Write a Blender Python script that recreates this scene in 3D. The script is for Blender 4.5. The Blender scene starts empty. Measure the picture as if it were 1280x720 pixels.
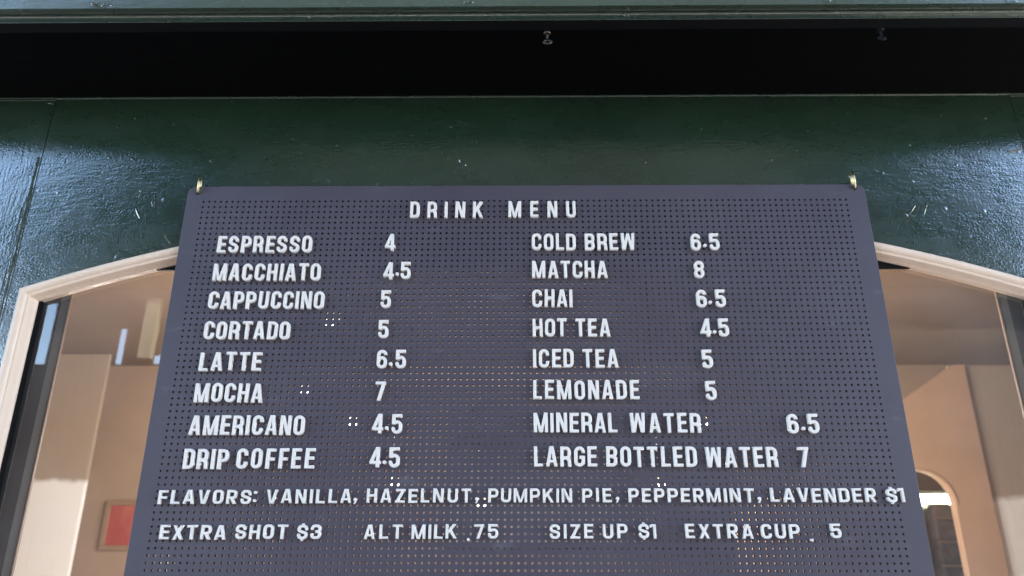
import bpy, bmesh, math, random
import numpy as np
from mathutils import Vector, Matrix
random.seed(7)
S = bpy.context.scene
COL = S.collection
R = math.radians

# ------------------------------------------------------------------ camera
CAM = Vector((-0.0096, -0.8898, 1.6)); PITCH, YAW, ROLL, FPX = 0.3407, -0.0091, 0.0007, 900.0
FW = Vector((math.sin(YAW)*math.cos(PITCH), math.cos(YAW)*math.cos(PITCH), math.sin(PITCH)))
RT = Vector((math.cos(YAW), -math.sin(YAW), 0)); UP = RT.cross(FW)
RT, UP = RT*math.cos(ROLL)+UP*math.sin(ROLL), UP*math.cos(ROLL)-RT*math.sin(ROLL)
cd = bpy.data.cameras.new('camera'); cam = bpy.data.objects.new('camera', cd); COL.objects.link(cam)
m = Matrix((RT, UP, -FW)).transposed().to_4x4(); m.translation = CAM; cam.matrix_world = m
cd.sensor_width = 36.0; cd.lens = 36.0*FPX/1280.0; cd.clip_start = 0.01; cd.clip_end = 2000
cd.dof.use_dof = True; cd.dof.focus_distance = .94; cd.dof.aperture_fstop = 6.5; cd.dof.aperture_blades = 0
S.camera = cam

# ------------------------------------------------------------------ light
SUN_EL, SUN_AZ = 52.0, 62.0       # azimuth measured from +Y (behind the shop) towards +X
w = bpy.data.worlds.new('World'); S.world = w; w.use_nodes = True
nt = w.node_tree; bg = nt.nodes['Background']
sky = nt.nodes.new('ShaderNodeTexSky'); sky.sky_type = 'NISHITA'; sky.sun_disc = False
sky.sun_elevation = R(SUN_EL); sky.sun_rotation = R(SUN_AZ); sky.dust_density = 1.2; sky.ozone_density = 0.6; sky.air_density = 1.0
nt.links.new(sky.outputs[0], bg.inputs[0]); bg.inputs[1].default_value = 0.15
sl = bpy.data.lights.new('sun', 'SUN'); sl.energy = 3.5; sl.angle = R(0.5); sl.color = (1, .95, .87)
so = bpy.data.objects.new('sun', sl); COL.objects.link(so)
sd = Vector((math.sin(R(SUN_AZ))*math.cos(R(SUN_EL)), math.cos(R(SUN_AZ))*math.cos(R(SUN_EL)), math.sin(R(SUN_EL))))
so.rotation_euler = sd.to_track_quat('Z', 'Y').to_euler(); so.location = (0, 0, 20)
S.view_settings.view_transform = 'Standard'; S.view_settings.look = 'None'
S.view_settings.exposure = 3.2; S.view_settings.gamma = 1.0
S.cycles.use_denoising = True; S.cycles.max_bounces = 10; S.cycles.transparent_max_bounces = 12
S.cycles.sample_clamp_indirect = 6.0

# ------------------------------------------------------------------ helpers
def ray(px, py):
    return (FW + RT*((px-640)/FPX) + UP*((360-py)/FPX))
def at(px, py, Y):                      # the point seen at a pixel on the upright plane y = Y
    d = ray(px, py); return CAM + d*((Y-CAM.y)/d.y)
def atz(px, py, Z):
    d = ray(px, py); return CAM + d*((Z-CAM.z)/d.z)

def tag(o, label=None, cat=None, group=None, kind=None):
    if label: o['label'] = label
    if cat: o['category'] = cat
    if group: o['group'] = group
    if kind: o['kind'] = kind
    return o
def empty(name, loc=(0, 0, 0), parent=None):
    o = bpy.data.objects.new(name, None); COL.objects.link(o); o.location = loc; o.empty_display_size = .05
    if parent: o.parent = parent
    return o
def link(name, bm, mat, parent=None, loc=None, smooth=False):
    me = bpy.data.meshes.new(name); bm.to_mesh(me); bm.free()
    if smooth:
        for p in me.polygons: p.use_smooth = True
    me.materials.append(mat)
    o = bpy.data.objects.new(name, me); COL.objects.link(o)
    if parent: o.parent = parent
    if loc is not None: o.location = loc
    return o
def box(bm, x0, x1, y0, y1, z0, z1, bev=0.0):
    vs = [bm.verts.new((x, y, z)) for x in (x0, x1) for y in (y0, y1) for z in (z0, z1)]
    fs = []
    for q in ((0, 1, 3, 2), (4, 6, 7, 5), (0, 4, 5, 1), (2, 3, 7, 6), (0, 2, 6, 4), (1, 5, 7, 3)):
        fs.append(bm.faces.new([vs[i] for i in q]))
    if bev > 0:
        es = {e for f in fs for e in f.edges}
        bmesh.ops.bevel(bm, geom=list(es), offset=bev, segments=2, affect='EDGES', profile=.5)
def boxbm(*a, **k):
    bm = bmesh.new(); box(bm, *a, **k); return bm
def prism(pts, y0, y1, bm=None):        # polygon in x,z given depth along y
    bm = bm or bmesh.new()
    a = [bm.verts.new((x, y0, z)) for x, z in pts]; b = [bm.verts.new((x, y1, z)) for x, z in pts]
    bm.faces.new(a); bm.faces.new(b[::-1]); n = len(pts)
    for i in range(n): bm.faces.new((a[i], b[i], b[(i+1) % n], a[(i+1) % n]))
    bmesh.ops.recalc_face_normals(bm, faces=bm.faces); return bm
def tube(bm, pts, rad, seg=8, caps=True):
    pts = [Vector(p) for p in pts]; rings = []; n = len(pts); prev = None
    for i, p in enumerate(pts):
        t = (pts[min(i+1, n-1)]-pts[max(i-1, 0)]).normalized()
        if prev is None:
            a = Vector((0, 0, 1)) if abs(t.z) < .9 else Vector((1, 0, 0)); u = t.cross(a).normalized()
        else:
            u = (prev - t*prev.dot(t)).normalized()
        prev = u; v = t.cross(u); r = rad[i] if isinstance(rad, (list, tuple)) else rad
        rings.append([bm.verts.new(p+(u*math.cos(2*math.pi*k/seg)+v*math.sin(2*math.pi*k/seg))*r) for k in range(seg)])
    for a, b in zip(rings, rings[1:]):
        for k in range(seg): bm.faces.new((a[k], a[(k+1) % seg], b[(k+1) % seg], b[k]))
    if caps: bm.faces.new(rings[0][::-1]); bm.faces.new(rings[-1])
def lathe(bm, prof, c, seg=20):         # (r, z) profile turned about a vertical axis through c
    rings = [[bm.verts.new((c[0]+r*math.cos(2*math.pi*k/seg), c[1]+r*math.sin(2*math.pi*k/seg), c[2]+z)) for k in range(seg)] for r, z in prof]
    for a, b in zip(rings, rings[1:]):
        for k in range(seg): bm.faces.new((a[k], a[(k+1) % seg], b[(k+1) % seg], b[k]))
    bm.faces.new(rings[0][::-1]); bm.faces.new(rings[-1])
    bmesh.ops.recalc_face_normals(bm, faces=bm.faces)

# ------------------------------------------------------------------ materials
class Mat:
    def __init__(s, name, col, rough=.5, spec=.5, metal=0.0):
        s.m = bpy.data.materials.new(name); s.m.use_nodes = True; s.t = s.m.node_tree; s.b = s.t.nodes['Principled BSDF']
        s.b.inputs['Base Color'].default_value = (*col, 1); s.b.inputs['Roughness'].default_value = rough
        s.b.inputs['Specular IOR Level'].default_value = spec; s.b.inputs['Metallic'].default_value = metal
        s.co = s.t.nodes.new('ShaderNodeTexCoord').outputs['Object']; s.nrm = None
    def node(s, k, **kw):
        n = s.t.nodes.new(k)
        for a, v in kw.items():
            if a in n.inputs: n.inputs[a].default_value = v
            else: setattr(n, a, v)
        return n
    def noise(s, scale, stretch=(1, 1, 1), detail=4, rough=.55, kind='noise'):
        mp = s.node('ShaderNodeMapping'); mp.inputs['Scale'].default_value = stretch; s.t.links.new(s.co, mp.inputs[0])
        if kind == 'noise':
            n = s.node('ShaderNodeTexNoise', Scale=scale, Detail=detail, Roughness=rough); s.t.links.new(mp.outputs[0], n.inputs['Vector']); return n.outputs[0]
        n = s.node('ShaderNodeTexVoronoi', Scale=scale); s.t.links.new(mp.outputs[0], n.inputs['Vector']); return n.outputs['Distance']
    def ramp(s, src, a, b, ca=0.0, cb=1.0):
        n = s.node('ShaderNodeMapRange'); s.t.links.new(src, n.inputs[0])
        for i, v in zip((1, 2, 3, 4), (a, b, ca, cb)): n.inputs[i].default_value = v
        return n.outputs[0]
    def mixcol(s, fac, c1, c2, inp='Base Color'):
        n = s.node('ShaderNodeMix', data_type='RGBA'); s.t.links.new(fac, n.inputs[0])
        for i, c in ((6, c1), (7, c2)):
            if isinstance(c, tuple): n.inputs[i].default_value = (*c, 1)
            else: s.t.links.new(c, n.inputs[i])
        if inp: s.t.links.new(n.outputs[2], s.b.inputs[inp])
        return n.outputs[2]
    def rough(s, src, a, b, ra, rb):
        s.t.links.new(s.ramp(src, a, b, ra, rb), s.b.inputs['Roughness']); return s
    def bump(s, src, dist, strength=1.0):
        n = s.node('ShaderNodeBump', Strength=strength, Distance=dist); s.t.links.new(src, n.inputs['Height'])
        if s.nrm: s.t.links.new(s.nrm, n.inputs['Normal'])
        s.nrm = n.outputs[0]; s.t.links.new(s.nrm, s.b.inputs['Normal']); return s
    def emit(s, col, st):
        s.b.inputs['Emission Color'].default_value = (*col, 1); s.b.inputs['Emission Strength'].default_value = st; return s

# gloss paint of the shopfront: dark green, brushed and rolled, a few specks
def green_paint(name, brush, base=(.0125, .034, .0195)):
    g = Mat(name, (.012, .030, .024), .2, .5)
    g.mixcol(g.ramp(g.noise(3.0), .35, .7), tuple(c*.9 for c in base), tuple(c*1.35 for c in base))
    g.rough(g.noise(14, (1, 1, 2.5)), .35, .7, .22, .36)
    g.b.inputs['Coat Weight'].default_value = 1; g.b.inputs['Coat IOR'].default_value = 2.2; g.b.inputs['Coat Roughness'].default_value = .11
    g.bump(g.noise(150, brush, 3), .00024)
    g.bump(g.noise(330, (1, 1, 1), 2), .00021); g.bump(g.noise(18, (1, 1, 1.4), 2), .0005)
    g.bump(g.ramp(g.noise(34, (1, 1, 1), 2, kind='voronoi'), 0, .10, 1, 0), .0004)
    g.t.links.new(g.nrm, g.b.inputs['Coat Normal'])
    return g.m
M_green = green_paint('green_gloss_paint', (.42, 1, 1.5))
M_pale = green_paint('pale_green_paint', (.2, 1, 1.6), (.080, .108, .084))  # paler green for the upper cornice face
fb = M_pale.node_tree.nodes['Principled BSDF']; fb.inputs['Coat Weight'].default_value = .25
M_green_v = green_paint('green_gloss_paint_upright', (1.6, 1, .25))
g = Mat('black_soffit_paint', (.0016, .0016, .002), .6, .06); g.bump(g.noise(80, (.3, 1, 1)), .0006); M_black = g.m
g = Mat('cream_paint', (.76, .60, .49), .36, .5)
g.mixcol(g.ramp(g.noise(22, (1, 1, 1), 6), .62, .74), (.88, .69, .54), (.83, .64, .49))
g.bump(g.noise(120, (1, 1, 1), 4), .0007); g.bump(g.noise(30), .0008); M_cream = g.m
g = Mat('board_coating', (.062, .060, .082), .42, .5)
g.mixcol(g.ramp(g.noise(6, (1, 1, 1), 6), .3, .75), (.056, .054, .076), (.070, .068, .091))
c_ = g.mixcol(g.ramp(g.noise(6, (1, 1, 1), 6), .3, .75), (.063, .056, .077), (.079, .071, .092), None)
g.mixcol(g.ramp(g.noise(26, (.45, 1, 1.6), 7, .62),   .62, .80), c_, (.13, .13, .16))
g.rough(g.noise(11, (1, 1, 1), 5), .3, .7, .36, .52); g.bump(g.noise(500), .00012); M_board = g.m
g = Mat('board_cut_edge', (.038, .034, .042), .9, .03); g.mixcol(g.ramp(g.noise(200), .3, .7), (.04, .036, .044), (.058, .052, .062)); M_hole = g.m
g = Mat('letter_plastic', (.80, .80, .81), .38, .5); g.mixcol(g.ramp(g.noise(40), .55, .8), (.86, .81, .755), (.82, .77, .715)); M_letter = g.m
g = Mat('brass', (.66, .53, .29), .28, .5, 1.0); g.rough(g.noise(300), .3, .7, .2, .42); M_brass = g.m
g = Mat('steel_screw', (.10, .08, .07), .35, .5, 1.0); g.bump(g.noise(400), .0004); M_steel = g.m
g = Mat('black_sash', (.007, .007, .008), .6, .15); g.bump(g.noise(60, (1, 1, .2)), .0005); M_sash = g.m
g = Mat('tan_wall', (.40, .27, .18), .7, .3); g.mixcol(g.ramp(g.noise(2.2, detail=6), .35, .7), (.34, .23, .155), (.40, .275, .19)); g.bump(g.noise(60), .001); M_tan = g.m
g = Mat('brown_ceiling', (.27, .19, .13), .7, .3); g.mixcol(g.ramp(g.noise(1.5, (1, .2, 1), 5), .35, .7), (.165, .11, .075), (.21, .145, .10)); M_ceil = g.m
g = Mat('terracotta_wall', (.50, .30, .19), .7, .3); g.mixcol(g.ramp(g.noise(3.5, detail=7), .35, .7), (.46, .285, .18), (.53, .335, .22)); g.bump(g.noise(45), .001); M_terra = g.m
g = Mat('floor_boards', (.22, .14, .09), .45, .4); g.mixcol(g.ramp(g.noise(4, (1, 8, 1), 6), .3, .7), (.17, .10, .06), (.27, .175, .11)); M_floor = g.m
g = Mat('dark_shelf', (.035, .028, .026), .5, .4); g.mixcol(g.ramp(g.noise(9, detail=8), .4, .65), (.02, .016, .015), (.10, .075, .065)); M_shelf = g.m
g = Mat('red_print', (.45, .06, .05), .5, .4); g.mixcol(g.ramp(g.noise(5, (1, 1, .5), 3), .4, .7), (.36, .05, .04), (.48, .16, .11)); M_red = g.m
g = Mat('wood_frame', (.28, .17, .10), .45, .4); g.bump(g.noise(40, (1, 1, .1)), .001); M_wood = g.m
g = Mat('dark_brown_wood', (.11, .068, .05), .55, .3); g.mixcol(g.ramp(g.noise(6, (3, 1, .3), 6), .3, .7), (.11, .068, .05), (.17, .107, .08)); M_panel = g.m
g = Mat('lamp_glow', (.9, .85, .7), .4); g.emit((1, .76, .42), .24); M_glow = g.m
g = Mat('shade_glow', (.8, .65, .4), .5); g.emit((1, .72, .38), .55); M_shade = g.m
g = Mat('tube_glow', (.9, .9, .7), .4); g.emit((1, .95, .66), 3.2); M_tube = g.m
g = Mat('lamp_metal', (.05, .045, .04), .4, .5, .8); g.bump(g.noise(200), .0002); M_lampmetal = g.m
def lit_below(name, z0):  # plaster with the brightness of its lit lower part put into the colour
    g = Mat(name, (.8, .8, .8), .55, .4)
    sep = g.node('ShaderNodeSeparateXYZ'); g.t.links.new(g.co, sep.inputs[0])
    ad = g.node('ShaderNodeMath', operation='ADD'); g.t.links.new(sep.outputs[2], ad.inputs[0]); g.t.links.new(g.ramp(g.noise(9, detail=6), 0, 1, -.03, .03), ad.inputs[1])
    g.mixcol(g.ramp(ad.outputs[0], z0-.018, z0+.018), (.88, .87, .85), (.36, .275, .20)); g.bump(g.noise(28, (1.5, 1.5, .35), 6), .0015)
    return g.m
# glass: a thin coated pane, part see-through, part mirror, with faint smears
gm = bpy.data.materials.new('window_glass'); gm.use_nodes = True; t = gm.node_tree; t.nodes.remove(t.nodes['Principled BSDF'])
tr = t.nodes.new('ShaderNodeBsdfTransparent'); tr.inputs[0].default_value = (.93, .92, .90, 1)
gl = t.nodes.new('ShaderNodeBsdfGlossy'); gl.inputs['Roughness'].default_value = 0.004
df = t.nodes.new('ShaderNodeBsdfDiffuse'); df.inputs[0].default_value = (.7, .7, .7, 1)
fr = t.nodes.new('ShaderNodeFresnel'); fr.inputs[0].default_value = 2.05
m1 = t.nodes.new('ShaderNodeMixShader'); m2 = t.nodes.new('ShaderNodeMixShader')
tc = t.nodes.new('ShaderNodeTexCoord'); nz = t.nodes.new('ShaderNodeTexNoise'); nz.inputs['Scale'].default_value = 4.5; nz.inputs['Distortion'].default_value = .6; nz.inputs['Detail'].default_value = 8
mr = t.nodes.new('ShaderNodeMapRange'); mr.inputs[1].default_value = .4; mr.inputs[2].default_value = .8; mr.inputs[3].default_value = .018; mr.inputs[4].default_value = .11
L = t.links.new
L(tc.outputs['Object'], nz.inputs['Vector']); L(nz.outputs[0], mr.inputs[0])
L(fr.outputs[0], m1.inputs[0]); L(tr.outputs[0], m1.inputs[1]); L(gl.outputs[0], m1.inputs[2])
L(mr.outputs[0], m2.inputs[0]); L(m1.outputs[0], m2.inputs[1]); L(df.outputs[0], m2.inputs[2]); L(m2.outputs[0], t.nodes['Material Output'].inputs[0])
M_glass = gm
g = Mat('asphalt', (.05, .05, .05), .85, .3); g.mixcol(g.ramp(g.noise(30, detail=8), .3, .7), (.04, .04, .04), (.07, .068, .065)); M_asph = g.m
g = Mat('paving', (.34, .31, .28), .8, .3); g.mixcol(g.ramp(g.noise(2.5, detail=8), .3, .7), (.17, .155, .14), (.22, .20, .18)); M_pave = g.m
g = Mat('brown_cladding', (.012, .011, .009), .8, .1); g.mixcol(g.ramp(g.noise(3, (1, 1, 8), 4), .3, .7), (.009, .008, .007), (.016, .014, .011)); M_clad = g.m
g = Mat('khaki_timber', (.34, .31, .20), .7, .3); g.bump(g.noise(20, (1, 1, .2)), .002); M_khaki = g.m
g = Mat('render_wall', (.08, .06, .05), .8, .3); g.mixcol(g.ramp(g.noise(2, detail=6), .3, .7), (.045, .034, .028), (.065, .05, .042)); M_rend = g.m

# ------------------------------------------------------------------ ground and street
def sheet(name, x0, x1, y0, y1, z, mat, label, cat):
    bm = bmesh.new(); bm.faces.new([bm.verts.new(p) for p in ((x0, y0, z), (x1, y0, z), (x1, y1, z), (x0, y1, z))])
    return tag(link(name, bm, mat), label, cat, kind='structure')
sheet('ground', -700, 700, -700, 700, -.13, M_asph, 'dark asphalt ground spreading out around the shop', 'ground')
tag(link('pavement', boxbm(-30, 30, -4.2, .012, -.125, 0, bev=.01), M_pave), 'pale stone pavement in front of the shopfront', 'pavement', kind='structure')

# ------------------------------------------------------------------ the shopfront
YW = .024          # wall face
YF = .009          # front of the window moulding
YG = .034          # glass
shop = tag(empty('shopfront', (0, YW, 0)), 'dark green painted shopfront with a wide arched window behind the menu board', 'building')
IW = Matrix.Translation((0, -YW, 0))
def part(name, bm, mat, parent=None, smooth=False):
    p = parent or shop
    o = link(name, bm, mat, None, smooth=smooth); o.parent = p
    o.location = -Vector((0, YW, 0)) if p is shop else (0, 0, 0)
    return o
# arch: circle through points read off the outer edge of the moulding
P4 = [at(24, 359, YF), at(222, 307, YF), at(1093, 300.5, YF), at(1279, 346, YF)]
A = np.array([[2*p.x, 2*p.z, 1] for p in P4]); b_ = np.array([p.x**2+p.z**2 for p in P4])
sol = np.linalg.lstsq(A, b_, rcond=None)[0]; ACX, ACZ = sol[0], sol[1]; AR = math.sqrt(sol[2]+ACX**2+ACZ**2)
XL = at(23, 359, YF).x; XR = 2*ACX-XL; HALF = ACX-XL
ZSILL = .95
print('arch', ACX, ACZ, AR, XL, XR, 'top', ACZ+AR)
NA = 48
th = math.asin(HALF/AR)
def arch(off):       # outline offset inwards by off, from sill up and over to sill
    h = HALF-off; r = AR-off; a = math.asin(h/r)
    pts = [(ACX-h, ZSILL)] + [(ACX+r*math.sin(-a+2*a*i/NA), ACZ+r*math.cos(-a+2*a*i/NA)) for i in range(NA+1)] + [(ACX+h, ZSILL)]
    return pts
ZS = at(640, 119.8, YW).z          # underside of the cornice at the wall
# wall with the arched hole
XGL = at(44, 230, YW).x; XGR = 2*ACX-XGL
GAP = .0016
WT = .05
def wall_face(bm, y):
    pts = arch(-.0024)
    top = ZS+.002
    for (x0, z0), (x1, z1) in zip(pts[1:-1], pts[2:-1]):
        bm.faces.new([bm.verts.new(p) for p in ((x0, y, z0), (x1, y, z1), (x1, y, top), (x0, y, top))])
    xl, xr = pts[0][0], pts[-1][0]
    for a, b2, z0 in ((XGL+GAP/2, xl, 0.0), (xr, XGR-GAP/2, 0.0)):
        bm.faces.new([bm.verts.new(p) for p in ((a, y, z0), (b2, y, z0), (b2, y, top), (a, y, top))])
    bm.faces.new([bm.verts.new(p) for p in ((xl, y, 0), (xr, y, 0), (xr, y, ZSILL-.03), (xl, y, ZSILL-.03))])
bm = bmesh.new(); wall_face(bm, YW)
bmesh.ops.remove_doubles(bm, verts=bm.verts, dist=1e-5)
ret = bmesh.ops.extrude_face_region(bm, geom=list(bm.faces)); 
bmesh.ops.translate(bm, verts=[v for v in ret['geom'] if isinstance(v, bmesh.types.BMVert)], vec=(0, WT, 0))
bmesh.ops.recalc_face_normals(bm, faces=bm.faces)
def rib(px, r=1.0, Y=YW):              # a dried paint ridge or chip standing a little proud of the wall
    n = len(px); pts = [at(x, y, Y) for x, y in px]
    rr = [r*.0012*(.45+.55*math.sin(math.pi*(i+.5)/n)) for i in range(n)]
    tube(bm, pts, rr, 6)
for px, r in ([((193, 242), (194.5, 249), (193.5, 256), (192.5, 262)), 1.3], [((170, 261), (172.5, 267), (175, 273)), 1.4], [((182, 270), (182.6, 276), (182, 281)), 1.0],
              [((169, 245.5), (173, 245), (176, 244)), .8], [((183, 234), (187, 234.6)), .7], [((174.5, 238), (176, 240)), .8], [((190, 253), (191, 258)), .9], [((186, 233), (188, 230)), .6], [((206, 295), (213, 305)), .5],
              [((1126, 261), (1133, 270), (1141, 279)), .9], [((1144, 257), (1140, 263), (1136, 268)), .8], [((1149, 252), (1153, 258), (1156, 266)), .8], [((1159, 253), (1157, 260), (1155, 268)), .9],
              [((1139, 269), (1143, 270)), 1.0], [((1138, 254), (1141, 256)), .7], [((1142, 300), (1143, 308)), .8], [((1258, 190.5), (1268, 189), (1277, 187)), 1.3],
              [((559, 198), (561, 199.5)), .8], [((574, 200), (575.5, 203)), .7], [((582, 206), (583, 207.5)), .8], [((806, 203), (808, 203.4)), .8], [((1131, 239), (1132, 240)), .8],
              [((60, 129), (66, 130)), .6], [((168, 148), (170, 148.6)), .6], [((1175, 144), (1177, 144.6)), .7], [((1057, 308.5), (1061, 307)), .6]):
    rib(px, r)
rng = random.Random(3)
for k in range(16):                    # run marks under the left chips
    x = rng.uniform(136, 188); y = rng.uniform(284, 300); rib([(x, y), (x-1, y+rng.uniform(3, 8))], .42)
for k in range(30):                    # grit caught in the paint
    x = rng.choice([rng.uniform(30, 560), rng.uniform(760, 1275)]); y = rng.uniform(126, 300)
    rib([(x, y), (x+rng.uniform(.4, 1.2), y+rng.uniform(-.5, .5))], rng.uniform(.3, .55))
fascia = part('fascia_board', bm, M_green)
# flanking boards beyond the upright joints, rough edged
for s in (-1, 1):
    bm = bmesh.new()
    x0, x1 = (-4.4, XGL-GAP/2) if s < 0 else (XGR+GAP/2, 4.4)
    box(bm, x0, x1, YW+.0015, YW+WT, 0, ZS+.002, bev=.0012)
    xe = x1 if s < 0 else x0
    n = 60; rg = random.Random(5+s)
    tube(bm, [(xe+s*(.0045+rg.uniform(-.0007, .0007)), YW+.0022, .9+(ZS-1.0)*i/n) for i in range(n+1)], [rg.uniform(.0016, .0026) for i in range(n+1)], 6)
    tube(bm, [(xe+s*(.011+rg.uniform(-.0004, .0004)), YW+.0020, .9+(ZS-1.08)*i/n) for i in range(n+1)], [rg.uniform(.0009, .0015) for i in range(n+1)], 6)
    part('side_board', bm, M_green_v)
for x in (XGL, XGR): part('joint_filler', boxbm(x-.004, x+.004, YW+.012, YW+.04, 0, ZS), M_black)
# upper storey, returns and roof
bm = bmesh.new(); box(bm, -4.4, 4.4, YW+.004, YW+.3, ZS+.20, 6.2); part('upper_wall', bm, M_green)
bm = bmesh.new(); box(bm, -4.6, 4.6, -.1, 6.2, 6.2, 6.4, bev=.02); part('roof', bm, M_clad)

part('sky_blocker', boxbm(-4.5, 4.5, -1.75, YW+.003, 3.9, 4.05, bev=.01), M_clad)  # unseen slab added overhead to cut the sky light on the front

# cornice: dark underside, black bed strip, ovolo, recess and pale face
yb = at(640, 38, 0)                    # only used for its slope
def depth_at(py, z):                   # outward position of a point at height z seen at row py
    return atz(640, py, z).y
z = ZS
prof = [(YW+.03, z)]
y1 = depth_at(38, z); prof += [(y1, z)]
prof += [(depth_at(37.3, z+.0015), z+.0015), (depth_at(25.5, z+.011), z+.011)]
for k in range(7):                     # ovolo
    f = k/6; py = 25.0-8.5*f; zz = z+.0115+.012*math.sin(f*math.pi/2); prof.append((depth_at(py, zz), zz))
prof += [(depth_at(16, z+.0250), z+.0250), (depth_at(8.2, z+.0252), z+.0252), (depth_at(7.4, z+.027), z+.027)]
yl = prof[-1][0]; prof += [(yl-.0015, z+.045), (yl-.0015, z+.13), (yl-.03, z+.15), (yl-.03, z+.19), (YW+.03, z+.21)]
print('cornice', [(round(a, 4), round(b-ZS, 4)) for a, b in prof])
def sweep_x(prof, x0, x1, n):
    bm = bmesh.new(); cols = []
    for i in range(n+1):
        x = x0+(x1-x0)*i/n; cols.append([bm.verts.new((x, y, zz)) for y, zz in prof])
    for a, b2 in zip(cols, cols[1:]):
        for k in range(len(prof)-1): bm.faces.new((a[k], a[k+1], b2[k+1], b2[k]))
    bm.faces.new(cols[0]); bm.faces.new(cols[-1][::-1]); bmesh.ops.recalc_face_normals(bm, faces=bm.faces); return bm
cor = part('cornice', sweep_x(prof[3:-5], -4.4, 4.4, 40), M_green)
part('cornice_fascia', sweep_x(prof[-6:], -4.4, 4.4, 40), M_pale, cor)
# chips on its moulding
rng = random.Random(9)
for cx_, cy_, n, sx, sy in ((129, 5.2, 26, 15, 2.6), (1209, 12, 14, 8, 3.2), (585, 3.5, 6, 6, 1.5), (1040, 1.5, 4, 6, 1), (1262, 1.2, 4, 8, .8), (780, 19.5, 5, 8, .4), (400, 21.6, 8, 18, .4)):
    bm = bmesh.new()
    for k in range(n):
        x = cx_+rng.uniform(-sx, sx); y = cy_+rng.uniform(-sy, sy)
        yy = prof[-5][0]-.001 if y < 7.5 else (prof[8][0]-.0006)
        p = at(x, y, yy); q = at(x+rng.uniform(-2.6, 2.6), y+rng.uniform(-.6, .6), yy); tube(bm, [p, (p+q)/2, q], [.0005, rng.uniform(.0007, .0016), .0005], 6)
    part('paint_chip', bm, M_green, cor)
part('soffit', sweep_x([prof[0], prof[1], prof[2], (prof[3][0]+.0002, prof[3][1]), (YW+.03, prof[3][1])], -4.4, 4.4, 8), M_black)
bm = bmesh.new(); box(bm, -4, 4, YW-.0018, YW-.0001, ZS-.0016, ZS+.0002); part('caulk_bead', bm, M_green)

# ------------------------------------------------------------------ the arched window
win = empty('window', (0, -YW, 0), shop)
# moulding swept round the opening: (offset inwards, depth)
MP = [(0, YW+.02), (0, .0125), (.0008, .0105), (.0022, .0094), (.0045, .0089), (.0070, .0092), (.0092, .0104), (.0108, .0121), (.0116, .0130), (.0128, .0131), (.0142, .0139), (.0154, .0162), (.0161, .0195), (.0180, YW-.0005), (.0192, YW+.001), (.0192, .034)]
bm = bmesh.new(); rings = []
for off, y in MP:
    rings.append([bm.verts.new((x, y, zz)) for x, zz in arch(off)])
for a, b2 in zip(rings, rings[1:]):
    for k in range(len(a)-1): bm.faces.new((a[k], a[k+1], b2[k+1], b2[k]))
bmesh.ops.recalc_face_normals(bm, faces=bm.faces)
fr_o = part('window_frame', bm, M_cream, win)
for p in fr_o.data.polygons: p.use_smooth = True
fr_o.data.set_sharp_from_angle(angle=R(32))
part('window_sill', boxbm(XL-.03, XR+.03, -.03, .07, ZSILL-.03, ZSILL, bev=.004), M_cream, win)
xi0, xi1 = XL+.0192, XR-.0192
zt = at(640, 337.0, .03).z            # lower edge of the straight head rail
bm = bmesh.new()
box(bm, xi0-.005, xi0+.003, .0275, .033, ZSILL, ZS-.1); box(bm, xi1-.003, xi1+.005, .0275, .033, ZSILL, ZS-.1)
box(bm, xi0+.003, xi1-.003, .0280, .0325, zt, ZS-.1); box(bm, xi0+.003, xi1-.003, .0280, .0325, ZSILL, ZSILL+.03)
part('sash', bm, M_sash, win)
bm = bmesh.new(); bm.faces.new([bm.verts.new(p) for p in ((xi0, YG, ZSILL), (xi1, YG, ZSILL), (xi1, YG, ZS-.1), (xi0, YG, ZS-.1))])
part('pane', bm, M_glass, win)
bm = bmesh.new()
box(bm, xi0-.005, xi0+.024, .037, .058, ZSILL, ZS-.1); box(bm, xi1-.024, xi1+.005, .037, .058, ZSILL, ZS-.1); box(bm, xi0+.024, xi1-.024, .039, .057, zt+.016, ZS-.1)
box(bm, xi0-.09, xi0-.022, .076, .0985, ZSILL, ZS-.1); box(bm, xi1+.022, xi1+.09, .076, .0985, ZSILL, ZS-.1)
part('inner_jamb', bm, M_sash, win)
for x in (xi0+.024, xi1-.0255): part('jamb_bead', boxbm(x, x+.0015, .054, .0575, ZSILL, zt), M_wood, win)

# ------------------------------------------------------------------ the room behind the glass
RX0, RX1, RY0, RY1, RZ = -4.3, 4.3, .14, 4.7, 2.93
part('interior_floor', boxbm(RX0, RX1, RY0, RY1, -.1, .02), M_floor)
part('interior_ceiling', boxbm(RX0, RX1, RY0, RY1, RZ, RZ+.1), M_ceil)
bm = bmesh.new(); box(bm, RX0-.1, RX1+.1, RY1, RY1+.1, -.1, RZ+.1); part('interior_back_wall', bm, M_tan)
for x in (RX0-.1, RX1): part('interior_side_wall', boxbm(x, x+.1, RY0, RY1, -.1, RZ+.1), M_tan)
bm = bmesh.new(); box(bm, RX0-.1, xi0-.06, RY0-.04, RY0-.028, -.1, RZ+.1); box(bm, xi1+.06, RX1+.1, RY0-.04, RY0-.028, -.1, RZ+.1)
box(bm, xi0-.06, xi1+.06, RY0-.04, RY0-.028, ZS-.1, RZ+.1); box(bm, xi0-.06, xi1+.06, RY0-.04, RY0-.028, -.1, ZSILL-.01)
part('interior_front_wall', bm, M_tan)
# pillar against the back wall on the left, its lit lower part painted white, the rest tan
Yp = 4.3
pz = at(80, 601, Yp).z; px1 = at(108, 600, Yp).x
M_lit_pillar = lit_below('plaster_lit_below', pz)
part('pillar', boxbm(px1-.9, px1, Yp, Yp+.03, 0, RZ-.002, bev=.006), M_lit_pillar)
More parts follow.
